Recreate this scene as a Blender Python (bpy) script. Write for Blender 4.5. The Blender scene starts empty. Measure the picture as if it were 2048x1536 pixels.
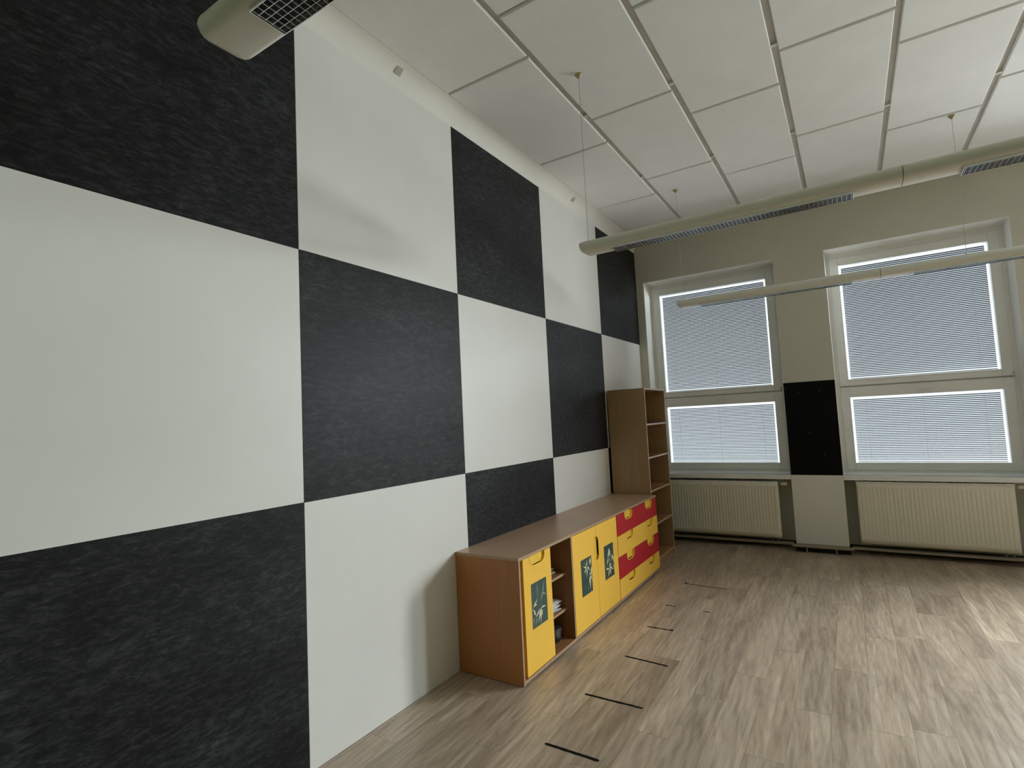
import bpy, bmesh, math, random
from mathutils import Vector, Matrix

random.seed(7)
scene = bpy.context.scene
COL = scene.collection
PI = math.pi

# ------------------------------------------------------------------ camera
CAM = Vector((2.2185, -1.6206, 1.5598))
YAW, PITCH, ROLL, FPX = 0.5627, 0.0688, -0.0491, 1067.7
fw = Vector((-math.sin(YAW) * math.cos(PITCH), math.cos(YAW) * math.cos(PITCH), math.sin(PITCH)))
r0 = fw.cross(Vector((0, 0, 1))).normalized()
u0 = r0.cross(fw)
rt = math.cos(ROLL) * r0 + math.sin(ROLL) * u0
up = -math.sin(ROLL) * r0 + math.cos(ROLL) * u0
cam_data = bpy.data.cameras.new('camera')
cam_data.sensor_width = 36.0
cam_data.lens = 36.0 * FPX / 2048.0
cam_data.clip_start = 0.05
cam = bpy.data.objects.new('camera', cam_data)
cam.matrix_world = Matrix(((rt.x, up.x, -fw.x, CAM.x), (rt.y, up.y, -fw.y, CAM.y), (rt.z, up.z, -fw.z, CAM.z), (0, 0, 0, 1)))
COL.objects.link(cam)
scene.camera = cam

# ------------------------------------------------------------------ world: bright overcast sky over pale ground
W = bpy.data.worlds.new('overcast_sky')
scene.world = W
W.use_nodes = True
wn, wl = W.node_tree.nodes, W.node_tree.links
wn.clear()
w_out = wn.new('ShaderNodeOutputWorld')
w_bg = wn.new('ShaderNodeBackground')
w_tc = wn.new('ShaderNodeTexCoord')
w_sep = wn.new('ShaderNodeSeparateXYZ')
w_map = wn.new('ShaderNodeMapRange')
w_map.inputs['From Min'].default_value = -0.10
w_map.inputs['From Max'].default_value = 1.0
w_ramp = wn.new('ShaderNodeValToRGB')
w_ramp.color_ramp.elements[0].color = (0.84, 0.91, 1.0, 1)
w_ramp.color_ramp.elements[1].color = (0.86, 0.92, 0.96, 1)
w_zen = w_ramp.color_ramp.elements.new(1.0)       # overcast: three times as bright overhead as at the horizon
w_ramp.color_ramp.elements[1].position = 0.16
w_zen.color = (2.6, 2.8, 2.95, 1)
w_bg.inputs['Strength'].default_value = 1.4
wl.new(w_tc.outputs['Generated'], w_sep.inputs[0])
wl.new(w_sep.outputs['Z'], w_map.inputs['Value'])
wl.new(w_map.outputs[0], w_ramp.inputs[0])
wl.new(w_ramp.outputs[0], w_bg.inputs['Color'])
wl.new(w_bg.outputs[0], w_out.inputs[0])

# ------------------------------------------------------------------ room dimensions
PW = 1.25            # wall panel width
PH = 1.2231          # wall panel height
TOPZ = 3.65          # top edge of the wall panels
CEIL = 3.75          # underside of the ceiling tiles
END = 5.0            # inner face of the window wall
XR, YB = 8.3, -3.3   # right wall, back wall
WIN0, WPITCH, WWID = 0.098, 1.9955, 1.503
WTOP, WSILL = 3.233, 0.815
FR = END + 0.25      # inner face of the window frames
NWIN = 4

# daylight entering through the two further windows, whose blinds are raised
ld = bpy.data.lights.new('daylight', 'AREA')
ld.shape = 'RECTANGLE'
ld.size, ld.size_y = 6.6, 3.4
ld.energy = 4350.0
ld.color = (0.90, 0.957, 0.99)
lo = bpy.data.objects.new('daylight', ld)
lo.location = (8.0, 7.1, 3.3)          # bright sky outside, seen only through those two openings
lo.rotation_euler = (-PI / 2 + math.radians(13), 0, 0)
COL.objects.link(lo)

# ------------------------------------------------------------------ colour management
vs = scene.view_settings
vs.view_transform = 'Standard'
vs.look = 'None'
vs.exposure = 0.0
vs.gamma = 1.0
vs.use_curve_mapping = False
scene.cycles.max_bounces = 10
scene.cycles.diffuse_bounces = 6
scene.cycles.transparent_max_bounces = 16
scene.cycles.sample_clamp_indirect = 4.0
scene.cycles.caustics_reflective = False
scene.cycles.caustics_refractive = False


# ------------------------------------------------------------------ materials
def new_mat(name):
    m = bpy.data.materials.new(name)
    m.use_nodes = True
    n = m.node_tree.nodes
    return m, n, m.node_tree.links, n['Principled BSDF']


def coords(n, l, scale=(1, 1, 1), rand=True, rot=(0, 0, 0)):
    """object coordinates, shifted per object so that alike pieces differ"""
    tc = n.new('ShaderNodeTexCoord')
    mp = n.new('ShaderNodeMapping')
    mp.inputs['Scale'].default_value = scale
    mp.inputs['Rotation'].default_value = rot
    l.new(tc.outputs['Object'], mp.inputs['Vector'])
    if rand:
        oi = n.new('ShaderNodeObjectInfo')
        mu = n.new('ShaderNodeMath'); mu.operation = 'MULTIPLY'
        mu.inputs[1].default_value = 57.0
        cb = n.new('ShaderNodeCombineXYZ')
        l.new(oi.outputs['Random'], mu.inputs[0])
        for i in range(3):
            l.new(mu.outputs[0], cb.inputs[i])
        l.new(cb.outputs[0], mp.inputs['Location'])
    return mp.outputs['Vector']


def noise(n, l, vec, scale, detail=4, rough=0.55, dist=0.0):
    t = n.new('ShaderNodeTexNoise')
    t.inputs['Scale'].default_value = scale
    t.inputs['Detail'].default_value = detail
    t.inputs['Roughness'].default_value = rough
    t.inputs['Distortion'].default_value = dist
    l.new(vec, t.inputs['Vector'])
    return t.outputs['Fac']


def ramp(n, l, fac, stops):
    r = n.new('ShaderNodeValToRGB')
    e = r.color_ramp.elements
    while len(e) < len(stops):
        e.new(0.5)
    for el, (p, c) in zip(e, stops):
        el.position = p
        el.color = (c[0], c[1], c[2], 1)
    l.new(fac, r.inputs[0])
    return r.outputs[0]


def mixc(n, l, fac, a, b, mode='MIX'):
    m = n.new('ShaderNodeMix')
    m.data_type = 'RGBA'
    m.blend_type = mode
    for sock, v in ((m.inputs[0], fac), (m.inputs[6], a), (m.inputs[7], b)):
        if hasattr(v, 'links'):
            l.new(v, sock)
        elif isinstance(v, (int, float)):
            sock.default_value = v
        else:
            sock.default_value = (v[0], v[1], v[2], 1)
    return m.outputs[2]


def bump(n, l, bs, h, strength, dist=0.002):
    b = n.new('ShaderNodeBump')
    b.inputs['Strength'].default_value = strength
    b.inputs['Distance'].default_value = dist
    l.new(h, b.inputs['Height'])
    l.new(b.outputs[0], bs.inputs['Normal'])


def plain(name, col, rough=0.5, metal=0.0, var=0.06, scale=8.0, spec=0.5, bmp=0.0):
    m, n, l, bs = new_mat(name)
    v = coords(n, l)
    f = noise(n, l, v, scale)
    c = ramp(n, l, f, [(0.3, [x * (1 - var) for x in col]), (0.7, [min(1, x * (1 + var)) for x in col])])
    l.new(c, bs.inputs['Base Color'])
    bs.inputs['Roughness'].default_value = rough
    bs.inputs['Metallic'].default_value = metal
    bs.inputs['Specular IOR Level'].default_value = spec
    if bmp:
        bump(n, l, bs, noise(n, l, v, scale * 25, 2), bmp)
    return m


M = {}
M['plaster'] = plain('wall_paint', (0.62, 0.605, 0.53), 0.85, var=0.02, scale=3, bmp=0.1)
M['back_paint'] = plain('green_wall_paint', (0.11, 0.16, 0.055), 0.85, var=0.02)
M['side_paint'] = plain('beige_wall_paint', (0.20, 0.19, 0.16), 0.85, var=0.02)
M['cove'] = plain('cove_paint', (0.84, 0.82, 0.76), 0.85, var=0.02, scale=3)
M['tile'] = plain('acoustic_tile', (0.86, 0.86, 0.84), 0.95, var=0.025, scale=4, spec=0.1, bmp=0.25)
M['groove'] = plain('ceiling_void', (0.56, 0.545, 0.50), 0.9, spec=0.1)
M['joint'] = plain('dark_joint', (0.02, 0.02, 0.02), 0.8)
M['white_panel'] = plain('white_lino_panel', (0.785, 0.775, 0.735), 0.42, var=0.02, scale=2.5, spec=0.35, bmp=0.04)
M['pvc'] = plain('white_window_plastic', (0.82, 0.82, 0.80), 0.35, var=0.015)
M['reveal'] = plain('reveal_paint', (0.84, 0.84, 0.80), 0.8, var=0.02)
M['sill'] = plain('sill_plastic', (0.88, 0.89, 0.90), 0.10, var=0.01)
M['radiator'] = plain('radiator_enamel', (0.80, 0.76, 0.64), 0.4, var=0.015)
M['pipe'] = plain('pipe_enamel', (0.30, 0.24, 0.18), 0.4, var=0.05)
M['clip'] = plain('beige_clip', (0.44, 0.41, 0.33), 0.6)
M['foot_shade'] = plain('dark_foot_shade', (0.022, 0.014, 0.010), 0.6, spec=0.2)  # near-black, paints the shade at the foot of the window wall
M['dark'] = plain('dark_plastic', (0.012, 0.012, 0.012), 0.5)
M['tape'] = plain('black_tape', (0.006, 0.0055, 0.005), 0.7, var=0.3, scale=60, spec=0.1)
M['chalk'] = plain('pale_residue', (0.55, 0.50, 0.44), 0.8, var=0.2, scale=60)
M['lamp'] = plain('lamp_enamel', (0.70, 0.69, 0.61), 0.4, var=0.02)
M['steel'] = plain('steel_wire', (0.45, 0.44, 0.42), 0.4, metal=0.6)
M['brass'] = plain('cup_plastic', (0.42, 0.36, 0.20), 0.4)
M['mirror'] = plain('louvre_aluminium', (0.88, 0.89, 0.90), 0.28, metal=1.0, var=0.02)
M['tube'] = plain('tube_glass', (0.85, 0.85, 0.83), 0.25)
M['slat'] = plain('blind_slat_enamel', (0.12, 0.135, 0.155), 0.4, var=0.03)
M['cord'] = plain('blind_cord', (0.5, 0.5, 0.5), 0.7)
M['yellow'] = plain('yellow_laminate', (0.95, 0.56, 0.075), 0.5, var=0.02, scale=5, spec=0.3)
M['yellow_in'] = plain('yellow_handle_plastic', (0.92, 0.58, 0.06), 0.4, var=0.02)
M['red'] = plain('red_laminate', (0.46, 0.012, 0.022), 0.55, var=0.03, scale=5, spec=0.25)
M['paper'] = plain('white_paper', (0.82, 0.83, 0.84), 0.8, var=0.03, scale=20)
M['folder'] = plain('red_card', (0.40, 0.03, 0.03), 0.7)
M['leaf'] = plain('cream_print', (0.80, 0.72, 0.46), 0.5, var=0.15, scale=60)
M['leaf_dim'] = plain('sage_print', (0.30, 0.36, 0.24), 0.5, var=0.15, scale=60)
M['screw'] = plain('screw_head', (0.30, 0.30, 0.30), 0.4, metal=0.8)

# glass: mostly clear, mirrors a little at grazing angles
m, n, l, bs = new_mat('window_glass')
n.remove(bs)
tr = n.new('ShaderNodeBsdfTransparent'); tr.inputs[0].default_value = (0.95, 0.97, 0.97, 1)
gl = n.new('ShaderNodeBsdfGlossy'); gl.inputs['Roughness'].default_value = 0.02
lw = n.new('ShaderNodeLayerWeight'); lw.inputs[0].default_value = 0.5
pw = n.new('ShaderNodeMath'); pw.operation = 'POWER'; pw.inputs[1].default_value = 4.0
fr = n.new('ShaderNodeMath'); fr.operation = 'MULTIPLY_ADD'; fr.inputs[1].default_value = 0.5; fr.inputs[2].default_value = 0.03
l.new(lw.outputs['Facing'], pw.inputs[0]); l.new(pw.outputs[0], fr.inputs[0])
mx = n.new('ShaderNodeMixShader')
l.new(fr.outputs[0], mx.inputs[0]); l.new(tr.outputs[0], mx.inputs[1]); l.new(gl.outputs[0], mx.inputs[2])
l.new(mx.outputs[0], n['Material Output'].inputs[0])
M['glass'] = m

# charcoal marbled lino: streaks running along the wall, tilted a little
m, n, l, bs = new_mat('charcoal_lino')
v = coords(n, l, (1, 1.0, 3.4), rot=(0.14, 0, 0))
f1 = noise(n, l, v, 15.0, 11, 0.78, 0.5)
f2 = noise(n, l, coords(n, l, (1, 1, 2.2), rot=(0.16, 0, 0)), 1.6, 3, 0.5, 0.4)
f3 = noise(n, l, v, 60.0, 4, 0.75)
c1 = ramp(n, l, f1, [(0.33, (0.0060, 0.0064, 0.0066)), (0.50, (0.0175, 0.0180, 0.0183)), (0.68, (0.052, 0.053, 0.0535))])
c2 = ramp(n, l, f2, [(0.3, (0.62, 0.62, 0.60)), (0.7, (1.35, 1.38, 1.42))])
c = mixc(n, l, 1.0, c1, c2, 'MULTIPLY')
c3 = ramp(n, l, f3, [(0.35, (0.7, 0.7, 0.7)), (0.75, (1.5, 1.5, 1.5))])
c = mixc(n, l, 0.8, c, c3, 'MULTIPLY')
l.new(c, bs.inputs['Base Color'])
bs.inputs['Roughness'].default_value = 0.45
bs.inputs['Specular IOR Level'].default_value = 0.13
bump(n, l, bs, f1, 0.08, 0.001)
M['charcoal'] = m
M['black_panel'] = plain('matt_black_panel', (0.0035, 0.0035, 0.0035), 0.6, var=0.2, spec=0.12)


def wood(name, dark, light, scale, rough, axis='Y', grain=1.0):
    m, n, l, bs = new_mat(name)
    s = {'X': (0.07, 1, 1), 'Y': (1, 0.07, 1), 'Z': (1, 1, 0.07)}[axis]
    v = coords(n, l, s)
    f = noise(n, l, v, scale, 7, 0.65, 1.2)
    c = ramp(n, l, f, [(0.25, dark), (0.75, light)])
    l.new(c, bs.inputs['Base Color'])
    bs.inputs['Roughness'].default_value = rough
    return m


M['beech_top'] = wood('brown_laminate_top', (0.43, 0.275, 0.175), (0.49, 0.32, 0.21), 14, 0.33, 'Y')
M['beech'] = wood('brown_laminate', (0.43, 0.175, 0.055), (0.50, 0.205, 0.068), 14, 0.45, 'Z')
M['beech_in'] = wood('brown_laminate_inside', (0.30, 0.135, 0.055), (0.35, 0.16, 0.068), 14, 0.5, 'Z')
M['edge'] = wood('pale_edge_band', (0.40, 0.27, 0.165), (0.46, 0.31, 0.19), 10, 0.4, 'Y')
M['edge_glare'] = wood('glare_edge_band', (0.56, 0.44, 0.32), (0.64, 0.50, 0.37), 10, 0.3, 'Y')  # bookcase edges: window glare put into a lighter band colour
M['shelf_wood'] = wood('bookcase_laminate', (0.320, 0.200, 0.100), (0.41, 0.265, 0.14), 9, 0.4, 'Z')
M['shelf_in'] = wood('bookcase_inside', (0.40, 0.205, 0.095), (0.47, 0.25, 0.12), 10, 0.35, 'X')

# oak vinyl planks: long grain, cathedral figures, knots, per-plank tone
m, n, l, bs = new_mat('oak_vinyl')
v = coords(n, l, (1, 0.065, 1))
va = coords(n, l, (1, 0.16, 1))
f1 = noise(n, l, v, 16, 8, 0.68, 1.6)
f2 = noise(n, l, va, 5.0, 4, 0.6, 2.4)
f3 = noise(n, l, v, 90, 3, 0.6)
base = ramp(n, l, f1, [(0.28, (0.325, 0.238, 0.168)), (0.50, (0.430, 0.336, 0.248)), (0.74, (0.555, 0.455, 0.355))])
fig = ramp(n, l, f2, [(0.34, (0.76, 0.74, 0.72)), (0.5, (1.0, 1.0, 1.0)), (0.66, (1.18, 1.19, 1.20))])
c = mixc(n, l, 0.9, base, fig, 'MULTIPLY')
oi = n.new('ShaderNodeObjectInfo')
tone = ramp(n, l, oi.outputs['Random'], [(0.0, (0.88, 0.87, 0.87)), (0.5, (1.0, 1.0, 1.0)), (1.0, (1.13, 1.13, 1.12))])
c = mixc(n, l, 1.0, c, tone, 'MULTIPLY')
fine = ramp(n, l, f3, [(0.3, (0.86, 0.86, 0.86)), (0.7, (1.12, 1.12, 1.12))])
c = mixc(n, l, 0.8, c, fine, 'MULTIPLY')
wv = n.new('ShaderNodeTexWave'); wv.wave_type = 'RINGS'; wv.rings_direction = 'SPHERICAL'
wv.inputs['Scale'].default_value = 7.0; wv.inputs['Distortion'].default_value = 9.0
wv.inputs['Detail'].default_value = 4.0; wv.inputs['Detail Scale'].default_value = 1.6
l.new(coords(n, l, (1.6, 0.22, 1)), wv.inputs['Vector'])
rings = ramp(n, l, wv.outputs['Fac'], [(0.0, (0.84, 0.83, 0.82)), (0.35, (1.0, 1.0, 1.0)), (1.0, (1.10, 1.10, 1.10))])
c = mixc(n, l, 0.7, c, rings, 'MULTIPLY')
l.new(c, bs.inputs['Base Color'])
rr = n.new('ShaderNodeMapRange')
bs.inputs['Specular IOR Level'].default_value = 0.7
rr.inputs['To Min'].default_value = 0.27
rr.inputs['To Max'].default_value = 0.40
l.new(f1, rr.inputs['Value'])
l.new(rr.outputs[0], bs.inputs['Roughness'])
bump(n, l, bs, f1, 0.10, 0.001)
M['oak'] = m
M['subfloor'] = plain('plank_joint', (0.05, 0.036, 0.024), 0.8)

# dark green photographic print
m, n, l, bs = new_mat('green_print')
v = coords(n, l, (1, 1, 0.6))
c = ramp(n, l, noise(n, l, v, 5, 3), [(0.3, (0.020, 0.050, 0.045)), (0.6, (0.045, 0.085, 0.075)), (0.8, (0.10, 0.15, 0.13))])
l.new(c, bs.inputs['Base Color'])
bs.inputs['Roughness'].default_value = 0.35
M['print'] = m


# ------------------------------------------------------------------ object helpers
def tag(o, label=None, cat=None, group=None, kind=None):
    if label: o['label'] = label
    if cat: o['category'] = cat
    if group: o['group'] = group
    if kind: o['kind'] = kind
    return o


def link(name, me, mat, parent=None, loc=(0, 0, 0)):
    o = bpy.data.objects.new(name, me)
    if mat is not None and not me.materials:
        me.materials.append(M[mat] if isinstance(mat, str) else mat)
    COL.objects.link(o)
    o.location = loc
    if parent is not None:
        o.parent = parent
    return o


def wloc(o):
    p = Vector((0, 0, 0))
    while o is not None:
        p += o.location
        o = o.parent
    return p


def empty(name, loc):
    o = bpy.data.objects.new(name, None)
    o.empty_display_size = 0.1
    o.location = loc
    COL.objects.link(o)
    return o


class MB:
    """collects boxes, prisms and tubes in world coordinates; build() makes ONE mesh object"""
    def __init__(self):
        self.v, self.f = [], []

    def add(self, vs, fs):
        b = len(self.v)
        self.v += [tuple(p) for p in vs]
        self.f += [tuple(i + b for i in f) for f in fs]
        return self

    def box(self, x0, x1, y0, y1, z0, z1):
        return self.add([(x0, y0, z0), (x1, y0, z0), (x1, y1, z0), (x0, y1, z0), (x0, y0, z1), (x1, y0, z1), (x1, y1, z1), (x0, y1, z1)],
                        [(3, 2, 1, 0), (4, 5, 6, 7), (0, 1, 5, 4), (1, 2, 6, 5), (2, 3, 7, 6), (3, 0, 4, 7)])

    def prism_x(self, pts, x0, x1):
        """polygon in (y, z), counter-clockwise seen from +x, extruded along x"""
        k = len(pts)
        vs = [(x0, y, z) for y, z in pts] + [(x1, y, z) for y, z in pts]
        fs = [tuple(range(k - 1, -1, -1)), tuple(range(k, 2 * k))]
        fs += [(i, (i + 1) % k, k + (i + 1) % k, k + i) for i in range(k)]
        return self.add(vs, fs)

    def loft(self, rings, caps=True):
        k = len(rings[0])
        vs = [p for r in rings for p in r]
        fs = []
        for j in range(len(rings) - 1):
            for i in range(k):
                fs.append((j * k + i, j * k + (i + 1) % k, (j + 1) * k + (i + 1) % k, (j + 1) * k + i))
        if caps:
            fs.append(tuple(range(k - 1, -1, -1)))
            fs.append(tuple((len(rings) - 1) * k + i for i in range(k)))
        return self.add(vs, fs)

    def tube(self, path, r, seg=10):
        path = [Vector(p) for p in path]
        rings = []
        for i, p in enumerate(path):
            a = path[max(0, i - 1)]
            b = path[min(len(path) - 1, i + 1)]
            d = (b - a).normalized()
            ref = Vector((0, 0, 1)) if abs(d.z) < 0.9 else Vector((1, 0, 0))
            s = d.cross(ref).normalized()
            t = d.cross(s)
            rings.append([p + r * (math.cos(q) * s + math.sin(q) * t) for q in [2 * PI * j / seg for j in range(seg)]])
        return self.loft(rings)

    def mesh(self, name, off=Vector((0, 0, 0)), smooth=False):
        me = bpy.data.meshes.new(name)
        me.from_pydata([(x - off[0], y - off[1], z - off[2]) for x, y, z in self.v], [], self.f)
        bm = bmesh.new()
        bm.from_mesh(me)
        bmesh.ops.recalc_face_normals(bm, faces=bm.faces)
        bm.to_mesh(me)
        bm.free()
        if smooth:
            for p in me.polygons:
                p.use_smooth = True
            me.set_sharp_from_angle(angle=math.radians(35))
        return me

    def build(self, name, mat, parent=None, at=None, bevel=0.0, smooth=False):
        """mesh object whose origin lies at its own base centre (or at a given point)"""
        xs, ys, zs = zip(*self.v)
        if at is None:
            at = Vector(((min(xs) + max(xs)) / 2, (min(ys) + max(ys)) / 2, min(zs)))
        at = Vector(at)
        me = self.mesh(name, at, smooth)
        o = link(name, me, mat, parent, at - (wloc(parent) if parent else Vector((0, 0, 0))))
        if bevel:
            b = o.modifiers.new('bevel', 'BEVEL')
            b.width = bevel
            b.segments = 2
            b.limit_method = 'ANGLE'
        return o


def B(x0, x1, y0, y1, z0, z1):
    return MB().box(x0, x1, y0, y1, z0, z1)


def struct(o):
    o['kind'] = 'structure'
    return o


# ------------------------------------------------------------------ floor with planks
floor = struct(B(0, XR, YB, END + 0.25, -0.12, -0.004).build('floor', 'subfloor'))
PLW, PLL, GAP = 0.1655, 1.22, 0.0010
plank_me = {}


def plank_mesh(length):
    key = round(length, 3)
    if key not in plank_me:
        b = MB()
        h, w, s = length / 2 - GAP / 2, PLW / 2 - GAP / 2, 0.0004
        lo = [(-w, -h, -0.004), (w, -h, -0.004), (w, h, -0.004), (-w, h, -0.004)]
        mi = [(x, y, -0.0002) for x, y, z in lo]
        hi = [(-w + s, -h + s, 0), (w - s, -h + s, 0), (w - s, h - s, 0), (-w + s, h - s, 0)]
        b.loft([lo, mi, hi])
        me = b.mesh('plank')
        me.materials.append(M['oak'])
        plank_me[key] = me
    return plank_me[key]


fl = wloc(floor)
rest = MB()
x = 2.014 - PLW * 13 + PLW / 2
col = 0
starts = {}
while x - PLW / 2 < XR - 0.02:
    # staggered end joints; those that can be read off the photograph are kept
    off = (col * 0.437 + random.uniform(-0.12, 0.12)) % PLL
    if col == 12 + 2: off = (1.515 + 10 * PLL) % PLL
    if col == 12 + 1: off = (2.14 + 10 * PLL) % PLL
    if col == 12 - 4: off = (1.00 + 10 * PLL) % PLL
    y = off - PLL
    while y > YB: y -= PLL
    if x > 0:
        while y < END + 0.02:
            a, b_ = max(y, YB), min(y + PLL, END + 0.24 if False else END + 0.02)
            if b_ - a > 0.03:
                if x < 4.3 and b_ > 0.1:
                    link('plank', plank_mesh(b_ - a), None, floor, Vector((x, (a + b_) / 2, 0)) - fl)
                else:
                    rest.box(x - PLW / 2 + 0.0005, x + PLW / 2 - 0.0005, a + 0.0005, b_ - 0.0005, -0.004, 0)
            y += PLL
    x += PLW
    col += 1
rest.box(0.0045, 0.0270, YB, END, -0.004, 0)
# strips of flooring inside the radiator niches and beside the left wall
for k in range(NWIN):
    rest.box(WIN0 + WPITCH * k, WIN0 + WPITCH * k + WWID, END + 0.0205, END + 0.22, -0.004, 0)
rp = rest.build('plank_field', 'oak', floor)
rp['kind'] = 'stuff'

# ------------------------------------------------------------------ left wall with checkerboard panels
wall_left = struct(B(-0.2, 0, YB, END + 0.4, -0.12, 3.95).build('wall_left', 'joint'))
g = 0.0012
rows = [(0.0, PH), (PH, 2 * PH), (2 * PH, TOPZ)]
pm = {}
for ci in range(-3, 4):
    y0, y1 = max(ci * PW, YB), min((ci + 1) * PW, END - 0.002)
    for ri, (z0, z1) in enumerate(rows):
        dark = (ci + ri) % 2 != 0
        key = (round(y1 - y0, 3), round(z1 - z0, 3), dark)
        hy, hz = (y1 - y0) / 2 - g, (z1 - z0) / 2 - g
        if key not in pm:
            me = B(0, 0.004, -hy, hy, -hz, hz).mesh('wall_panel')
            me.materials.append(M['charcoal' if dark else 'white_panel'])
            pm[key] = me
        link('wall_panel', pm[key], None, wall_left, Vector((0, (y0 + y1) / 2, (z0 + z1) / 2)) - wloc(wall_left))
# painted strip above the panels
struct(B(0, 0.003, YB, END, TOPZ + 0.001, 3.80).build('trim_1', 'cove'))

# coved corner between left wall and ceiling, with two cable clips
cv = MB()
R_ = 0.11
arc = [(0.003, CEIL - R_)] + [(0.004 + R_ - R_ * math.cos(a), CEIL - R_ + R_ * math.sin(a)) for a in [PI / 2 * i / 10 for i in range(11)]]
prof = arc + [(0.004 + R_, CEIL + 0.03), (0.003, CEIL + 0.03)]
cv.loft([[(px, YB, pz) for px, pz in prof], [(px, END - 0.001, pz) for px, pz in prof]])
cove = struct(cv.build('trim_2', 'cove', smooth=True))
for yc in (0.70, 3.13):
    b = MB()
    pts = [(0.026, 3.714), (0.064, 3.750), (0.070, 3.742), (0.033, 3.706)]
    b.loft([[(px, yc - 0.026, pz) for px, pz in pts], [(px, yc + 0.026, pz) for px, pz in pts]])
    b.build('clip', 'clip', cove, bevel=0.002)

# ------------------------------------------------------------------ window wall
we = MB()
T = 0.42
xs = [0.0]
for k in range(NWIN):
    a = WIN0 + WPITCH * k
    we.box(xs[-1], a, END, END + T, -0.12, 3.95)                # pier
    we.box(a, a + WWID, END, END + T, WTOP, 3.95)               # lintel
    we.box(a, a + WWID, END + 0.22, END + T, -0.12, WSILL - 0.03)   # parapet behind the radiator
    xs.append(a + WWID)
we.box(xs[-1], XR, END, END + T, -0.12, 3.95)
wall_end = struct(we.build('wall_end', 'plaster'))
# panels on the pier
px0, px1 = WIN0 + WWID, WIN0 + WPITCH
bp = B(px0 + 0.002, px1 - 0.002, END - 0.006, END, WSILL + 0.006, 1.828).build('pier_panel', 'black_panel', wall_end)
tag(bp, 'matt black panel with small screw heads')
for sx, sz in ((1.625, 1.763), (1.749, 1.715), (1.94, 1.718), (1.817, 1.277), (1.944, 1.039)):
    MB().tube([(sx, END - 0.0085, sz), (sx, END - 0.005, sz)], 0.004, 8).build('screw', 'screw', bp)
B(px0 + 0.002, px1 - 0.002, END - 0.006, END, 0.085, WSILL + 0.003).build('pier_panel', 'white_panel', wall_end)

# dark strips added as shade under radiators and pipes, in niches and at pier
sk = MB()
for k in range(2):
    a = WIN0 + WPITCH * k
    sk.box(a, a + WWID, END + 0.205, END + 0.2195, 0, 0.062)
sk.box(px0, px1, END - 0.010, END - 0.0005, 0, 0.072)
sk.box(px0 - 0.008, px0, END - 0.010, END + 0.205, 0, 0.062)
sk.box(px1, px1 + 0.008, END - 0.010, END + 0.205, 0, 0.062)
struct(sk.build('shade_strip_end', 'foot_shade'))

# other walls, out of view behind and beside the camera
struct(B(XR, XR + 0.2, YB, END + 0.4, -0.12, 3.95).build('wall_right', 'side_paint'))
struct(B(-0.2, XR + 0.2, YB - 0.2, YB, -0.12, 3.95).build('wall_back', 'back_paint'))

# ------------------------------------------------------------------ ceiling with acoustic tiles
ceiling = struct(B(-0.2, XR + 0.2, YB - 0.2, END + 0.4, CEIL + 0.022, 4.0).build('ceiling', 'groove'))
GX = [0.748 + 0.6235 * i for i in range(-1, 13)]
GW, JW, TT = 0.0185, 0.011, 0.020
LY = 1.244
tm = {}
cl = wloc(ceiling)
for i in range(len(GX) - 1):
    xa, xb = GX[i] + GW, GX[i + 1] - GW
    if i == 0: xa = 0.1135
    xb = min(xb, XR)
    if xb - xa < 0.05: continue
    y = (1.10 if i % 2 == 0 else 0.728) - 5 * LY
    while y < END:
        a, b_ = max(y, YB), min(y + LY, END - 0.004)
        if b_ - a > 0.05:
            key = (round(xb - xa, 3), round(b_ - a, 3))
            if key not in tm:
                hx, hy, s = (xb - xa) / 2, (b_ - a) / 2 - JW, 0.005
                lo = [(-hx + s, -hy + s, 0), (hx - s, -hy + s, 0), (hx - s, hy - s, 0), (-hx + s, hy - s, 0)]
                mi = [(-hx, -hy, s), (hx, -hy, s), (hx, hy, s), (-hx, hy, s)]
                hi = [(-hx, -hy, TT), (hx, -hy, TT), (hx, hy, TT), (-hx, hy, TT)]
                me = MB().loft([lo, mi, hi]).mesh('ceiling_tile')
                me.materials.append(M['tile'])
                tm[key] = me
            link('ceiling_tile', tm[key], None, ceiling, Vector(((xa + xb) / 2, (a + b_) / 2, CEIL)) - cl)
        y += LY
    # little bridge clips that hold the tiles across the grooves
    if 0 < i < 8:
        for y in (0.66 + LY, 0.66 + 2 * LY):
            B(GX[i] - GW, GX[i] + GW, y - 0.011, y + 0.011, CEIL + 0.003, CEIL + 0.021).build('tile_clip', 'lamp', ceiling)

# ------------------------------------------------------------------ windows
def frame_ring(x0, x1, z0, z1, wl_, wr_, wb, wt, y0, y1):
    b = MB()
    b.box(x0, x0 + wl_, y0, y1, z0, z1)
    b.box(x1 - wr_, x1, y0, y1, z0, z1)
    b.box(x0 + wl_, x1 - wr_, y0, y1, z0, z0 + wb)
    b.box(x0 + wl_, x1 - wr_, y0, y1, z1 - wt, z1)
    return b


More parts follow.
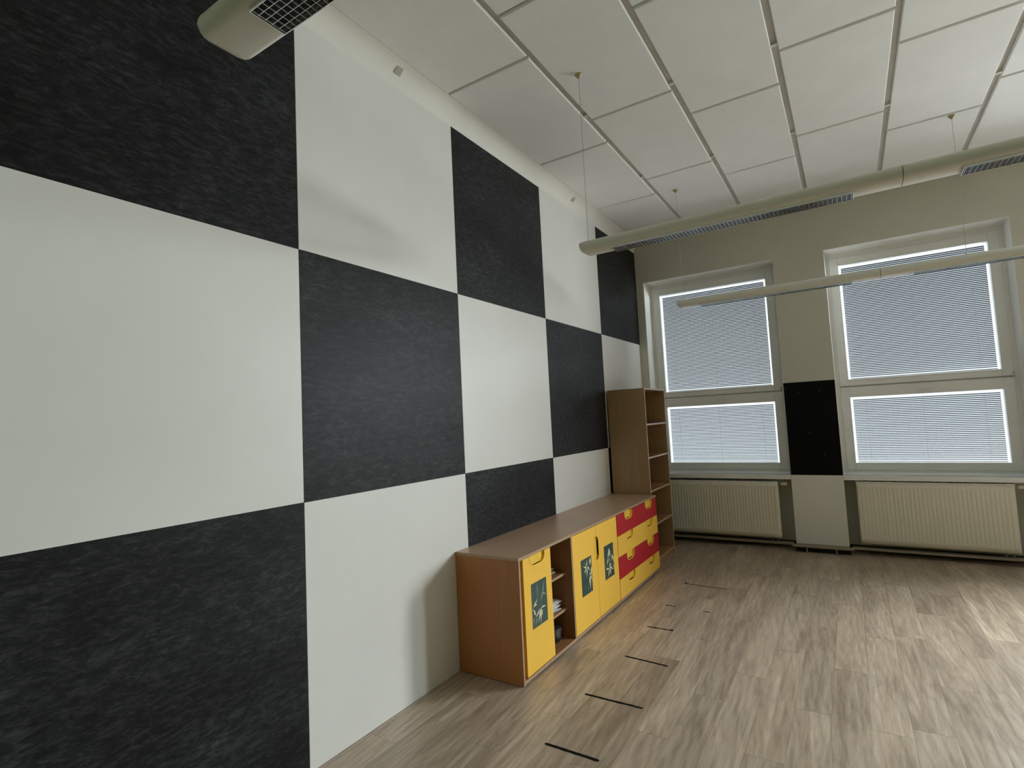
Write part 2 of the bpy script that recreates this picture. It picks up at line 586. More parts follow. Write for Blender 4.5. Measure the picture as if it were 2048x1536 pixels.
GL = (0.124, 0.124)      # frame + sash width beside the glass
ZU = (1.828, 3.088)      # upper glass
ZL = (0.928, 1.634)      # lower glass
ZT = 1.752               # line between the sashes
for k in range(NWIN):
    a, e = WIN0 + WPITCH * k, WIN0 + WPITCH * k + WWID
    w = empty('window_%d' % (k + 1), (a + WWID / 2, FR, WSILL))
    struct(w)
    frame_ring(a, e, WSILL, WTOP, 0.045, 0.045, 0.04, 0.06, FR + 0.012, FR + 0.09).build('window_frame', 'pvc', w, bevel=0.003)
    B(a + 0.03, e - 0.03, FR + 0.030, FR + 0.085, ZT - 0.035, ZT + 0.035).build('transom', 'pvc', w)
    for nm, (z0, z1), sz in (('upper_sash', ZU, (ZT + 0.008, WTOP - 0.056)), ('lower_sash', ZL, (WSILL + 0.038, ZT - 0.008))):
        sx0, sx1 = a + 0.041, e - 0.041
        gx0, gx1 = a + GL[0], e - GL[1]
        s = frame_ring(sx0, sx1, sz[0], sz[1], gx0 - sx0, sx1 - gx1, z0 - sz[0], sz[1] - z1, FR, FR + 0.075).build(nm, 'pvc', w, bevel=0.004)
        bd = frame_ring(gx0 - 0.012, gx1 + 0.012, z0 - 0.012, z1 + 0.012, 0.012, 0.012, 0.012, 0.012, FR - 0.004, FR + 0.002)
        bd.build('glazing_bead', 'pvc', s, bevel=0.002)
        B(gx0 - 0.005, gx1 + 0.005, FR + 0.060, FR + 0.066, z0 - 0.005, z1 + 0.005).build('pane', 'glass', s)
        # handle: plate and lever
        h = MB()
        if nm == 'upper_sash':
            hx, hz = sx0 + 0.045, 2.37
            h.box(hx - 0.013, hx + 0.013, FR - 0.008, FR, hz - 0.035, hz + 0.035)
            h.box(hx - 0.009, hx + 0.009, FR - 0.045, FR - 0.008, hz - 0.009, hz + 0.009)
            h.box(hx - 0.010, hx + 0.010, FR - 0.055, FR - 0.040, hz - 0.115, hz + 0.010)
        else:
            hx, hz = (a + e) / 2 + 0.0, 1.700
            h.box(hx - 0.035, hx + 0.035, FR - 0.008, FR, hz - 0.013, hz + 0.013)
            h.box(hx - 0.009, hx + 0.009, FR - 0.045, FR - 0.008, hz - 0.009, hz + 0.009)
            h.box(hx - 0.010, hx + 0.115, FR - 0.055, FR - 0.040, hz - 0.010, hz + 0.010)
        h.build('handle', 'pvc', s, bevel=0.003)
    for hz in (ZT + 0.02, 2.45):
        B(e - 0.052, e - 0.036, FR - 0.010, FR + 0.012, hz - 0.028, hz + 0.028).build('hinge', 'pvc' if hz > 2 else 'groove', w, bevel=0.002)
    sl = MB()
    sl.box(a + 0.001, e - 0.001, END - 0.012, FR + 0.015, WSILL - 0.028, WSILL)
    sl.box(a + 0.001, e - 0.001, END - 0.012, END + 0.004, WSILL - 0.045, WSILL - 0.028)
    sl.build('window_sill', 'sill', w, bevel=0.003)
    # painted reveals (thin plaster linings of the niche)
    rv = MB()
    rv.box(a, a + 0.003, END + 0.001, FR + 0.02, WSILL, WTOP)
    rv.box(e - 0.003, e, END + 0.001, FR + 0.02, WSILL, WTOP)
    rv.box(a + 0.003, e - 0.003, END + 0.001, FR + 0.02, WTOP - 0.003, WTOP)
    rv.build('reveal_lining', 'reveal', w)

# ------------------------------------------------------------------ blinds inside the sashes of the two windows in view
SP, SW, ST = 0.0184, 0.0212, math.radians(32)
slat_me = {}


def slat_mesh(length):
    if length not in slat_me:
        topc, botc = [], []
        for i in range(5):
            t = i / 4 - 0.5
            y, z = t * SW, 0.0016 * (1 - 4 * t * t)
            # outer edge (towards +y) hangs lower
            yy, zz = y * math.cos(ST) + z * math.sin(ST), -y * math.sin(ST) + z * math.cos(ST)
            topc.append((yy, zz + 0.0003)); botc.append((yy, zz - 0.0003))
        pts = topc + botc[::-1]
        h = length / 2
        me = MB().loft([[(-h, y, z) for y, z in pts], [(h, y, z) for y, z in pts]]).mesh('slat')
        me.materials.append(M['slat'])
        slat_me[length] = me
    return slat_me[length]


WNAME = ['the window beside the bookcase', 'the window right of the black pier panel']
for k in range(2):
    a, e = WIN0 + WPITCH * k, WIN0 + WPITCH * k + WWID
    for nm, (z0, z1) in (('upper', ZU), ('lower', ZL)):
        gx0, gx1 = a + GL[0], e - GL[1]
        xc, ln = (gx0 + gx1) / 2, (gx1 - gx0) - 0.044
        yb = FR + 0.042
        root = empty('venetian_blind', (xc, yb, z0))
        tag(root, 'grey slatted blind in the %s sash of %s' % (nm, WNAME[k]), 'blind', 'venetian blinds in the window sashes')
        zt = z1 - 0.034
        z = zt
        cnt = 0
        while z > z0 + 0.022:
            link('slat', slat_mesh(round(ln, 4)), None, root, Vector((xc, yb, z)) - root.location)
            z -= SP
            cnt += 1
        B(xc - ln / 2, xc + ln / 2, yb - 0.006, yb + 0.006, z0 + 0.004, z0 + 0.011).build('bottom_rail', 'slat', root)
        for t in (-0.40, 0.0, 0.40):
            B(xc + t * ln - 0.0006, xc + t * ln + 0.0006, yb - 0.0118, yb - 0.0108, z0 + 0.010, z1 + 0.004).build('ladder_cord', 'cord', root)

# ------------------------------------------------------------------ radiators
def radiator(x0, x1, z0, z1, label, yf):
    root = empty('radiator', ((x0 + x1) / 2, yf + 0.05, z0))
    tag(root, label, 'radiator', 'panel radiators under the windows')
    y1 = yf + 0.10
    # fluted front: rounded vertical channels pressed into the sheet
    nfl = int(round((x1 - x0 - 0.05) / 0.0333))
    p = (x1 - x0 - 0.05) / nfl
    prof = [(x0, 0.0)]
    for i in range(nfl):
        xa = x0 + 0.025 + i * p
        prof += [(xa, 0.0), (xa + 0.16 * p, 0.0035), (xa + 0.34 * p, 0.0035), (xa + 0.50 * p, 0.0)]
    prof += [(x1, 0.0)]
    b = MB()
    zs = [z0, z0 + 0.05, z0 + 0.062, z1 - 0.062, z1 - 0.05, z1]
    am = [0, 0, 1, 1, 0, 0]
    k = len(prof)
    vs, fs = [], []
    for zz, s in zip(zs, am):
        vs += [(px, yf + d * s, zz) for px, d in prof]
    for j in range(len(zs) - 1):
        fs += [(j * k + i, j * k + i + 1, (j + 1) * k + i + 1, (j + 1) * k + i) for i in range(k - 1)]
    b.add(vs, fs)
    me_o = b.build('front_panel', 'radiator', root, smooth=True)
    so = me_o.modifiers.new('thickness', 'SOLIDIFY'); so.thickness = 0.006; so.offset = 1
    B(x0, x1, y1 - 0.012, y1, z0, z1).build('rear_panel', 'radiator', root)
    for s in (x0, x1 - 0.004):
        B(s, s + 0.004, yf + 0.004, y1 - 0.004, z0 + 0.01, z1).build('side_cover', 'radiator', root)
    gr = MB()
    gr.box(x0 - 0.003, x1 + 0.003, yf - 0.004, yf + 0.004, z1 - 0.012, z1 + 0.008)
    gr.box(x0 - 0.003, x1 + 0.003, y1 - 0.004, y1 + 0.004, z1 - 0.012, z1 + 0.008)
    nb = int((x1 - x0) / 0.03)
    for i in range(nb + 1):
        xx = x0 + i * (x1 - x0) / nb
        gr.box(xx - 0.007, xx + 0.007, yf + 0.004, y1 - 0.004, z1 + 0.002, z1 + 0.006)
    gr.build('top_grille', 'sill', root)
    # thermostat valve at the upper right, and the two feed stubs below
    vb = MB()
    vb.tube([(x1, yf + 0.04, z1 - 0.020), (x1 + 0.035, yf + 0.03, z1 - 0.020)], 0.011)
    v_ = vb.build('valve', 'steel', root, smooth=True)
    MB().tube([(x1 + 0.030, yf + 0.03, z1 - 0.020), (x1 + 0.036, yf + 0.03, z1 - 0.020), (x1 + 0.088, yf + 0.03, z1 - 0.020), (x1 + 0.092, yf + 0.03, z1 - 0.020)], 0.020, 14).build('knob', 'lamp', v_, smooth=True)
    for dx in (0.10, 0.045):
        MB().tube([(x1 - dx, yf + 0.06, z0 + 0.01), (x1 - dx, yf + 0.06, 0.079)], 0.009).build('feed_pipe', 'pipe', root, smooth=True)


radiator(WIN0 + 0.12, 1.462, 0.125, 0.735, 'cream fluted panel radiator partly hidden behind the bookcase', END + 0.012)
radiator(2.198, 3.425, 0.125, 0.748, 'cream fluted panel radiator to the right of the white pier panel', END + 0.012)

# heating pipes along the foot of the window wall, stepping out round the pier
root = empty('heating_pipes', (px0, END - 0.02, 0))
tag(root, 'pair of heating pipes along the foot of the window wall, stepping round the pier', 'pipes')
for i, (dy, dz) in enumerate(((0.0, 0.0), (0.045, 0.004))):
    yn, yp, z = END + 0.030 + dy, END - 0.045 + dy * 0.6, 0.062 + dz
    path = [(WIN0 + 0.03, yn, z), (px0 - 0.05, yn, z), (px0 - 0.035, yn - 0.01, z), (px0 - 0.03, yp + 0.01, z), (px0 - 0.02, yp, z),
            (px1 + 0.02, yp, z), (px1 + 0.03, yp + 0.01, z), (px1 + 0.035, yn - 0.01, z), (px1 + 0.05, yn, z), (px1 + WWID - 0.03, yn, z)]
    MB().tube(path, 0.0125, 10).build('pipe_run', 'pipe', root, smooth=True)
for bx in (px0 + 0.10, px1 - 0.12):
    B(bx - 0.006, bx + 0.006, END - 0.058, END - 0.004, 0.0, 0.060).build('pipe_bracket', 'pipe', root)

# ------------------------------------------------------------------ sideboard
CD, CY0, CY1, CH = 0.480, 1.107, 3.745, 0.7405
XB = 0.006
sb = empty('sideboard', (CD / 2, (CY0 + CY1) / 2, 0))
tag(sb, 'long low brown sideboard with yellow doors and red and yellow drawers', 'sideboard')
tk = 0.018
DV1, DV2 = 1.812, 2.668        # dividers
top = B(XB, CD, CY0, CY1 + 0.006, CH - tk, CH).build('top', 'beech_top', sb, bevel=0.0012)
B(CD - 0.0002, CD + 0.0006, CY0, CY1 + 0.006, CH - tk + 0.001, CH - 0.001).build('edge_band', 'edge', top)
s1 = B(XB, CD, CY0, CY0 + tk, 0.004, CH - tk).build('side_panel', 'beech', sb, bevel=0.001)
B(CD - 0.0002, CD + 0.0006, CY0 + 0.001, CY0 + tk - 0.001, 0.005, CH - tk).build('edge_band', 'edge', s1)
B(XB, CD - 0.02, CY1 - tk, CY1, 0.004, CH - tk).build('side_panel', 'beech', sb, bevel=0.001)
for d in (DV1, DV2):
    o = B(XB, CD - (0.0 if d == DV1 else 0.02), d - 0.009, d + 0.009, 0.03, CH - tk).build('divider', 'beech_in', sb, bevel=0.001)
    if d == DV1:
        B(CD - 0.0002, CD + 0.0006, d - 0.008, d + 0.008, 0.031, CH - tk).build('edge_band', 'edge', o)
bt = B(XB, CD, CY0 + tk, CY1 - tk, 0.010, 0.030).build('bottom', 'beech_in', sb, bevel=0.001)
B(CD - 0.0002, CD + 0.0006, CY0 + tk, CY1 - tk, 0.011, 0.029).build('edge_band', 'edge', bt)
B(XB + 0.001, XB + 0.006, CY0 + tk, CY1 - tk, 0.03, CH - tk).build('back_panel', 'beech_in', sb)
for z in (0.478, 0.236):
    s = B(XB + 0.006, 0.425, CY0 + tk, DV1 - 0.009, z - tk, z).build('shelf', 'beech_in', sb, bevel=0.001)
    B(0.4248, 0.4256, CY0 + tk, DV1 - 0.009, z - tk + 0.001, z - 0.001).build('edge_band', 'edge', s)


def notch_arc(yc, w, d, r, ztop, nseg=6):
    """U-shaped cut-out seen from +x, listed from +y to -y (down, across, up)"""
    pts = [(yc + w, ztop)]
    for i in range(nseg + 1):
        a = PI / 2 * i / nseg
        pts.append((yc + w - r + r * math.cos(a), ztop - d + r - r * math.sin(a)))
    for i in range(nseg + 1):
        a = PI / 2 * i / nseg
        pts.append((yc - w + r - r * math.sin(a), ztop - d + r - r * math.cos(a)))
    pts.append((yc - w, ztop))
    return pts


def rim_u(yc, w, d, r, ztop, x0, x1, t=0.007):
    """raised U-shaped collar round a cut-out"""
    inner = notch_arc(yc, w - 0.0005, d - 0.0005, r - 0.0005, ztop)
    outer = notch_arc(yc, w + t, d + t, r + t, ztop)
    b = MB()
    k = len(inner)
    vs = [(x0, y, z) for y, z in inner] + [(x0, y, z) for y, z in outer] + [(x1, y, z) for y, z in inner] + [(x1, y, z) for y, z in outer]
    fs = []
    for i in range(k - 1):
        fs += [(i, i + 1, k + i + 1, k + i), (2 * k + i, 2 * k + i + 1, 3 * k + i + 1, 3 * k + i),
               (i, i + 1, 2 * k + i + 1, 2 * k + i), (k + i, k + i + 1, 3 * k + i + 1, 3 * k + i)]
    for i in (0, k - 1):
        fs.append((i, k + i, 3 * k + i, 2 * k + i))
    return b.add(vs, fs)


def front(name, y0, y1, z0, z1, mat, notches=(), thick=0.018, xf=CD + 0.001, w=0.092, d=0.060, r=0.045):
    """door or drawer front with U cut-outs along its top edge"""
    pts = [(y0, z0), (y1, z0), (y1, z1)]
    for yc in sorted(notches, reverse=True):
        pts += notch_arc(yc, w, d, r, z1)
    pts += [(y0, z1)]
    o = MB().prism_x(pts, xf - thick, xf).build(name, mat, sb, bevel=0.0008)
    for yc in notches:
        rim_u(yc, w, d, r, z1 - 0.0005, xf - thick, xf + 0.0015).build('handle_rim', 'yellow_in', o)
        # scooped cup behind the cut-out
        cup = MB()
        inn = notch_arc(yc, w - 0.0008, d - 0.0008, r - 0.0008, z1 - 0.001)
        cup.prism_x(inn, xf - 0.0175, xf - 0.0135)
        cup.build('handle_cup', 'yellow_in', o)
    return o


def leaves(door, blades, y0, z0, w, h, x):
    """bamboo sprays printed on the picture: tapered flat blades, coordinates as fractions of the picture"""
    b, c = MB(), MB()
    for (ax, az, bx, bz, wd, dim) in blades:
        p, q = Vector((y0 + ax * w, z0 + az * h, 0)), Vector((y0 + bx * w, z0 + bz * h, 0))
        dv = q - p
        nrm = Vector((-dv.y, dv.x, 0)).normalized() * wd * w
        mid = p.lerp(q, 0.38)
        bend = nrm * 0.6
        pts = [p, mid - nrm + bend, q, mid + nrm + bend]
        (c if dim else b).add([(x, t.x, t.y) for t in pts], [(0, 1, 2, 3)])
    for mb, mt in ((b, 'leaf'), (c, 'leaf_dim')):
        if mb.v:
            mb.build('leaf_print', mt, door)


def picture(door, y0, y1, z0, z1, blades, xf=CD + 0.001):
    B(xf, xf + 0.0012, y0, y1, z0, z1).build('picture', 'print', door)
    leaves(door, blades, y0, z0, y1 - y0, z1 - z0, xf + 0.0015)


ZD0, ZD1 = 0.034, CH - tk - 0.002
d1 = front('door', 1.158, 1.505, ZD0, ZD1, 'yellow', (1.334,), xf=CD - 0.001)
picture(d1, 1.240, 1.430, 0.285, 0.553, [
    (0.38, 1.0, 0.36, 0.58, 0.018, 1), (0.83, 0.95, 0.66, 0.60, 0.025, 1), (0.66, 0.68, 0.95, 0.60, 0.04, 1), (0.66, 0.68, 0.85, 0.78, 0.03, 1), (0.68, 0.70, 0.58, 0.52, 0.04, 1),
    (0.06, 0.46, 0.40, 0.62, 0.030, 0), (0.10, 0.48, 0.34, 0.50, 0.035, 0), (0.03, 0.46, 0.12, 0.30, 0.03, 0),
    (0.55, 0.36, 0.92, 0.35, 0.028, 0), (0.55, 0.37, 0.66, 0.16, 0.032, 0), (0.54, 0.36, 0.52, 0.02, 0.040, 0), (0.52, 0.36, 0.36, 0.06, 0.042, 0), (0.50, 0.37, 0.18, 0.22, 0.038, 0),
    (0.05, 0.40, 0.22, 0.26, 0.05, 0), (0.10, 0.25, 0.04, 0.10, 0.03, 1), (0.28, 0.22, 0.16, 0.05, 0.03, 1)], xf=CD - 0.001)
YM = 2.238
# pair of doors sharing an oval grip
OV_W, OV_Z0, OV_Z1 = 0.034, 0.462, 0.640


def half_oval(sgn):
    zc0, zc1 = OV_Z0 + OV_W, OV_Z1 - OV_W
    lo = [(YM + sgn * OV_W * math.sin(a), zc0 - OV_W * math.cos(a)) for a in [PI / 2 * i / 7 for i in range(8)]]
    hi = [(YM + sgn * OV_W * math.cos(a), zc1 + OV_W * math.sin(a)) for a in [PI / 2 * i / 7 for i in range(8)]]
    return lo + hi


def oval_door(y0, y1, sgn):
    arc_ = half_oval(sgn)
    ym = y1 if sgn < 0 else y0
    if sgn < 0:
        pts = [(y0, ZD0), (ym, ZD0), (ym, OV_Z0)] + arc_ + [(ym, OV_Z1), (ym, ZD1), (y0, ZD1)]
    else:
        pts = [(y1, ZD1), (ym, ZD1), (ym, OV_Z1)] + arc_[::-1] + [(ym, OV_Z0), (ym, ZD0), (y1, ZD0)]
    o = MB().prism_x(pts, CD - 0.017, CD + 0.001).build('door', 'yellow', sb, bevel=0.0008)
    outer = [(YM + (y - YM) * 1.24, (z - (OV_Z0 + OV_Z1) / 2) * 1.09 + (OV_Z0 + OV_Z1) / 2) for y, z in arc_]
    k = len(arc_)
    rb = MB()
    vs_ = [(CD - 0.017, y, z) for y, z in arc_] + [(CD - 0.017, y, z) for y, z in outer] + [(CD + 0.0025, y, z) for y, z in arc_] + [(CD + 0.0025, y, z) for y, z in outer]
    fs_ = []
    for i in range(k - 1):
        fs_ += [(2 * k + i, 2 * k + i + 1, 3 * k + i + 1, 3 * k + i), (i, i + 1, 2 * k + i + 1, 2 * k + i), (k + i, k + i + 1, 3 * k + i + 1, 3 * k + i), (i, i + 1, k + i + 1, k + i)]
    rb.add(vs_, fs_).build('handle_rim', 'yellow_in', o)
    cp = [(YM, OV_Z0)] + arc_ + [(YM, OV_Z1)]
    MB().prism_x(cp, CD - 0.0165, CD - 0.0125).build('handle_cup', 'yellow_in', o)
    return o


d2 = oval_door(DV1 + 0.011, YM - 0.0018, -1)
picture(d2, 1.945, 2.128, 0.265, 0.523, [
    (0.52, 0.74, 0.18, 0.82, 0.035, 0), (0.52, 0.74, 0.22, 0.62, 0.04, 0), (0.54, 0.74, 0.46, 0.46, 0.045, 0), (0.56, 0.75, 0.80, 0.60, 0.04, 0), (0.54, 0.75, 0.58, 0.96, 0.035, 0), (0.52, 0.75, 0.30, 0.93, 0.03, 1),
    (0.90, 0.98, 0.72, 0.80, 0.05, 0), (0.92, 0.92, 0.80, 0.74, 0.05, 0), (0.95, 0.70, 0.86, 0.40, 0.06, 0),
    (0.72, 0.44, 0.60, 0.16, 0.05, 0), (0.74, 0.44, 0.78, 0.10, 0.05, 0), (0.76, 0.45, 0.97, 0.30, 0.05, 0), (0.76, 0.46, 0.92, 0.56, 0.04, 0), (0.72, 0.40, 0.50, 0.02, 0.03, 1)])
d3 = oval_door(YM + 0.0018, DV2 - 0.006, 1)
picture(d3, 2.372, 2.560, 0.270, 0.530, [
    (0.46, 0.82, 0.30, 0.52, 0.05, 0), (0.50, 0.90, 0.66, 0.56, 0.05, 0), (0.48, 0.86, 0.52, 0.62, 0.05, 0), (0.40, 0.66, 0.22, 0.40, 0.06, 0), (0.44, 0.62, 0.60, 0.42, 0.05, 1),
    (0.86, 0.66, 0.72, 0.46, 0.05, 0), (0.90, 0.60, 0.96, 0.36, 0.05, 0), (0.55, 0.52, 0.40, 0.30, 0.05, 1),
    (0.10, 0.30, 0.50, 0.26, 0.045, 0), (0.46, 0.28, 0.28, 0.04, 0.05, 0), (0.50, 0.28, 0.60, 0.06, 0.05, 0), (0.50, 0.30, 0.86, 0.18, 0.05, 0), (0.48, 0.30, 0.72, 0.40, 0.05, 0), (0.84, 0.34, 0.94, 0.14, 0.05, 1)])
# four drawers
zq = [0.030, 0.192, 0.372, 0.545, ZD1]
for i, mt in enumerate(('yellow', 'red', 'yellow', 'red')):
    dr = front('drawer', DV2 + 0.006, CY1 + 0.002, zq[i] + 0.0015, zq[i + 1] - 0.0015, mt, (2.955, 3.505), w=0.088, d=0.062, r=0.045)
    dr['label'] = '%s drawer front with two scooped yellow handles' % mt
    B(0.03, CD - 0.050, DV2 + 0.03, CY1 - 0.05, zq[i] + 0.02, zq[i] + 0.09).build('drawer_box', 'beech_in', dr)

# things lying in the open bay
def paper_stack(x0, x1, y0, y1, z, nn, label, seed):
    rd = random.Random(seed)
    root = empty('paper_stack', ((x0 + x1) / 2, (y0 + y1) / 2, z))
    tag(root, label, 'papers', 'papers on the sideboard shelves')
    for i in range(nn):
        a = rd.uniform(-0.22, 0.22)
        hx, hy = (x1 - x0) / 2, (y1 - y0) / 2
        o = B(-hx, hx, -hy, hy, 0, 0.0022).build('sheet', 'paper', root)
        o.location = (rd.uniform(-0.012, 0.012), rd.uniform(-0.012, 0.012), i * 0.0035)
        o.rotation_euler = (0, 0, a)


paper_stack(0.14, 0.35, 1.55, 1.77, 0.4785, 9, 'small stack of white papers on the upper shelf of the sideboard', 1)
paper_stack(0.17, 0.385, 1.54, 1.765, 0.2365, 17, 'thicker stack of white papers on the lower shelf of the sideboard', 2)
fo = empty('red_folder', (0.30, 1.150, 0.031))
tag(fo, 'red card folder standing behind the gap of the first yellow door', 'folder')
B(0.20, 0.44, 1.135, 1.139, 0.031, 0.21).build('cover', 'folder', fo)
B(0.20, 0.44, 1.160, 1.164, 0.031, 0.21).build('cover', 'folder', fo)
B(0.20, 0.436, 1.139, 1.160, 0.031, 0.20).build('contents', 'paper', fo)
# black pouch on the bottom board
ps = MB()
rings = []
for i in range(9):
    t = i / 8
    z = 0.031 + 0.105 * t
    s = (0.60 + 0.42 * math.sin(PI * (0.18 + 0.62 * t))) * (1 if t < 0.9 else 0.6)
    rings.append([(0.33 + 0.085 * s * math.cos(q) * (1 + 0.06 * math.sin(3 * q + i)), 1.70 + 0.085 * s * math.sin(q) * (1 + 0.05 * math.cos(2 * q + i)), z) for q in [2 * PI * j / 20 for j in range(20)]])
ps.loft(rings)
po = ps.build('pouch', 'dark', smooth=True)
tag(po, 'small black pouch on the bottom board of the sideboard', 'pouch')

# ------------------------------------------------------------------ bookcase
BX0, BX1, BY0, BY1, BH = 0.026, 0.430, 3.757, 4.463, 1.833
bc = empty('bookcase', ((BX0 + BX1) / 2, (BY0 + BY1) / 2, 0))
tag(bc, 'tall narrow brown open bookcase with five empty compartments', 'bookcase')
for ya in (BY0, BY1 - tk):
    o = B(BX0, BX1, ya, ya + tk, 0, BH - tk).build('side_panel', 'shelf_wood', bc, bevel=0.001)
    B(BX1 - 0.0002, BX1 + 0.0006, ya + 0.001, ya + tk - 0.001, 0.001, BH - tk).build('edge_band', 'edge_glare', o)
o = B(BX0, BX1, BY0, BY1, BH - tk, BH).build('top', 'shelf_wood', bc, bevel=0.001)
B(BX1 - 0.0002, BX1 + 0.0006, BY0 + 0.001, BY1 - 0.001, BH - tk + 0.001, BH - 0.001).build('edge_band', 'edge_glare', o)
for z in (1.462, 1.118, 0.776, 0.428, 0.078):
    o = B(BX0 + 0.004, BX1 - 0.004, BY0 + tk, BY1 - tk, z - tk, z).build('shelf', 'shelf_in', bc, bevel=0.001)
    B(BX1 - 0.0042, BX1 - 0.0034, BY0 + tk, BY1 - tk, z - tk + 0.001, z - 0.001).build('edge_band', 'edge_glare', o)
B(BX1 - 0.030, BX1 - 0.012, BY0 + tk, BY1 - tk, 0, 0.060).build('plinth', 'shelf_in', bc)
B(BX0, BX0 + 0.004, BY0 + tk, BY1 - tk, 0.06, BH - tk).build('back_panel', 'shelf_in', bc)

# ------------------------------------------------------------------ pendant lamps
LB = 2.576      # underside of the housing
SEG = 1.640
XS0 = 0.862
half = [(0.046, 0.000), (0.058, 0.004), (0.069, 0.016), (0.074, 0.032), (0.071, 0.048), (0.060, 0.062), (0.042, 0.071), (0.020, 0.075)]
PROF = half + [(-y, z) for y, z in half[::-1]]


def make_lamp(y, x0, label, first, wires, rose=True):
    x1 = x0 + SEG
    root = empty('pendant_lamp', ((x0 + x1) / 2, y, LB))
    tag(root, label, 'lamp', 'long white pendant lamps under the ceiling')

    def ring(xx, s=1.0, dz=0.0, shear=0.0):
        return [(xx + shear * (0.075 - pz), y + py * s, LB + dz + pz * (s if s < 1 else 1)) for py, pz in PROF]
    la, lb = x0 + 0.220, x1 - 0.198     # louvre stretch
    h = MB()
    if first:
        h.loft([ring(x0, 0.66, 0.020, 0.15), ring(x0 + 0.006, 0.84, 0.010, 0.15), ring(x0 + 0.018, 0.95, 0.003, 0.15), ring(x0 + 0.036, 1.0, 0, 0.1), ring(x0 + 0.06, 1.0), ring(la, 1.0)])
    else:
        h.loft([ring(x0 + 0.0015), ring(la)])
    h.loft([ring(lb), ring(x1 - 0.0015)])
    # hollow stretch that holds tube and louvre
    up_ = [(py, pz) for py, pz in PROF]
    inner = [(-0.044, 0.0), (-0.044, 0.046), (0.044, 0.046), (0.044, 0.0)]
    cpts = up_[0:len(up_)] + inner
    h.loft([[(xx, y + py, LB + pz) for py, pz in cpts] for xx in (la, lb)])
    h.build('housing', 'lamp', root, smooth=True)
    rf = MB()
    pts = [(-0.0435, 0.004), (-0.040, 0.030), (-0.020, 0.0445), (0.020, 0.0445), (0.040, 0.030), (0.0435, 0.004)]
    k = len(pts)
    rf.add([(xx, y + py, LB + pz) for xx in (la + 0.001, lb - 0.001) for py, pz in pts], [(i, i + 1, k + i + 1, k + i) for i in range(k - 1)])
    ro = rf.build('reflector', 'mirror', root)
    so = ro.modifiers.new('thickness', 'SOLIDIFY'); so.thickness = 0.0006; so.offset = 0
    MB().tube([(la + 0.01, y, LB + 0.031), (lb - 0.01, y, LB + 0.031)], 0.008, 10).build('tube', 'tube', root, smooth=True)
    # louvre grid: rails, long blades and cross blades
    lv = MB()
    lv.box(la - 0.004, lb + 0.004, y - 0.0475, y - 0.0455, LB - 0.010, LB + 0.018)
    lv.box(la - 0.004, lb + 0.004, y + 0.0455, y + 0.0475, LB - 0.010, LB + 0.018)
    lv.box(la - 0.004, la - 0.002, y - 0.0455, y + 0.0455, LB - 0.010, LB + 0.002)
    lv.box(lb + 0.002, lb + 0.004, y - 0.0455, y + 0.0455, LB - 0.010, LB + 0.002)
    lo = lv.build('louvre', 'mirror', root)
    for t in (-0.0274, -0.0091, 0.0091, 0.0274):
        B(la, lb, y + t - 0.0008, y + t + 0.0008, LB - 0.009, LB + 0.016).build('long_blade', 'mirror', lo)
    nb = 60
    bm_ = MB()
    w2 = 0.0452
    bm_.loft([[(-0.0006, -w2, -0.0095), (0.0006, -w2, -0.0095), (0.0006, w2, -0.0095), (-0.0006, w2, -0.0095)],
              [(-0.0026, -w2, 0.017), (0.0026, -w2, 0.017), (0.0026, w2, 0.017), (-0.0026, w2, 0.017)]])
    if 'blade' not in slat_me:
        me = bm_.mesh('cross_blade'); me.materials.append(M['mirror']); slat_me['blade'] = me
    for i in range(nb + 1):
        xx = la + 0.004 + (lb - la - 0.008) * i / nb
        link('cross_blade', slat_me['blade'], None, lo, Vector((xx, y, LB)) - wloc(lo))
    for wx in wires:
        wr = MB().tube([(wx, y, LB + 0.07), (wx, y, CEIL - 0.022)], 0.0016, 6).build('suspension_wire', 'steel', root)
        MB().tube([(wx, y, LB + 0.072), (wx, y, LB + 0.088)], 0.005, 8).build('wire_clamp', 'steel', wr)
        cp = MB()
        rr_ = [(0.006, -0.026), (0.010, -0.022), (0.018, -0.010), (0.024, -0.003), (0.024, 0.0)]
        cp.loft([[(wx + r * math.cos(q), y + r * math.sin(q), CEIL + z) for q in [2 * PI * j / 14 for j in range(14)]] for r, z in rr_])
        cp.build('ceiling_cup', 'brass', root, smooth=True)
    return root


ROWS = [(-0.86, 'row nearest the camera', (0.912,)), (1.43, 'middle row above the sideboard', (0.912,)), (3.63, 'row in front of the windows', (0.924, 3.05))]
for y, where, wires in ROWS:
    make_lamp(y, XS0, 'white pendant lamp with rounded end, first of the %s' % where, True, (wires[0],))
    if y > 0: make_lamp(y, XS0 + SEG, 'white pendant lamp joined on as second of the %s' % where, False, (wires[1],) if len(wires) > 1 else (3.05,))

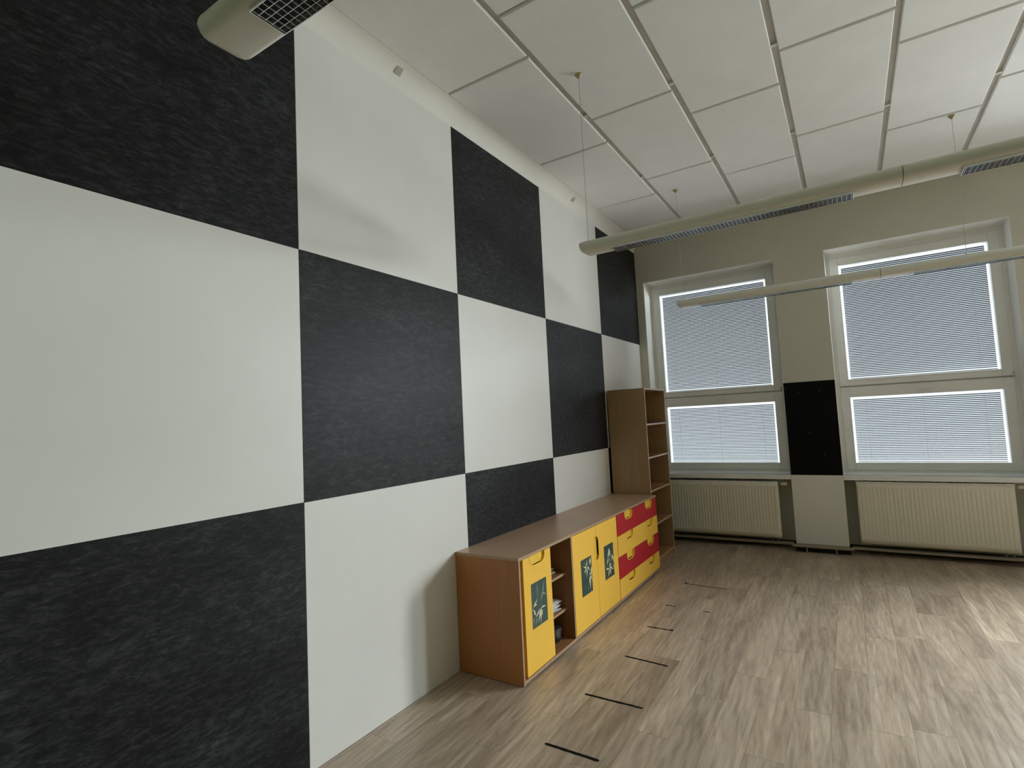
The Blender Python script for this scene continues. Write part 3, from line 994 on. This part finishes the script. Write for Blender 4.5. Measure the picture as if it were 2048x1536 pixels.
# ------------------------------------------------------------------ tape marks on the floor
def tape(x0, x1, y0, y1, label, mat='tape', w=0.013, name='tape_strip', cat='tape', seed=0, h=0.0012):
    """thin strip from (x0,y0) to (x1,y1) with slightly ragged edges"""
    rd = random.Random(seed + int(y0 * 1000))
    nn = 14
    b = MB()
    rings = []
    for i in range(nn + 1):
        t = i / nn
        xx, yy = x0 + (x1 - x0) * t, y0 + (y1 - y0) * t
        a, c = w / 2 * (1 + rd.uniform(-0.18, 0.18)), w / 2 * (1 + rd.uniform(-0.18, 0.18))
        if i in (0, nn): a *= 0.7; c *= 0.7
        rings.append([(xx, yy - a, 0.0002), (xx, yy + c, 0.0002), (xx, yy + c * 0.9, h), (xx, yy - a * 0.9, h)])
    b.loft(rings)
    o = b.build(name, mat)
    tag(o, label, cat, 'tape strips in a row on the floor')
    return o


tape(0.846, 1.127, 0.695, 0.693, 'thick black tape strip on the floor, nearest the camera', w=0.019)
tape(0.822, 1.159, 1.205, 1.206, 'black tape strip on the floor, second from the camera, beside the sideboard end', w=0.017)
tape(0.852, 1.139, 1.759, 1.737, 'black tape strip on the floor, third from the camera', w=0.016)
tape(0.823, 1.010, 2.292, 2.294, 'short black tape strip running on into a pale streak, fourth from the camera', w=0.014)
tape(1.010, 1.170, 2.294, 2.262, 'pale glue streak continuing the short fourth black strip', 'chalk', 0.007, 'glue_streak', 'glue mark')
tape(0.814, 0.900, 2.787, 2.782, 'worn short remnant of black tape, fifth from the camera', w=0.010)
tape(0.905, 1.020, 2.781, 2.772, 'pale glue streak beside the worn fifth tape remnant', 'chalk', 0.006, 'glue_streak', 'glue mark')
tape(1.115, 1.169, 2.764, 2.764, 'tiny curl of black tape right of the worn fifth remnant', w=0.010)
tape(0.811, 1.180, 3.406, 3.380, 'thin black tape strip on the floor, farthest from the camera', w=0.011)
tape(0.807, 1.000, 3.900, 3.906, 'faint pale glue streak on the floor near the bookcase', 'chalk', 0.006, 'glue_streak', 'glue mark')
# curled blob ends of two strips
for (x_, y_, lab) in ((0.822, 3.408, 'small black lump of rolled tape at the start of the farthest strip'), (1.008, 2.294, 'small black lump of rolled tape at the end of the short fourth strip')):
    b = MB()
    b.loft([[(x_ + r * math.cos(q) * 1.3, y_ + r * math.sin(q), z) for q in [2 * PI * j / 10 for j in range(10)]] for r, z in ((0.007, 0.0012), (0.008, 0.003), (0.006, 0.006), (0.002, 0.007))])
    tag(b.build('tape_lump', 'tape', smooth=True), lab, 'tape')
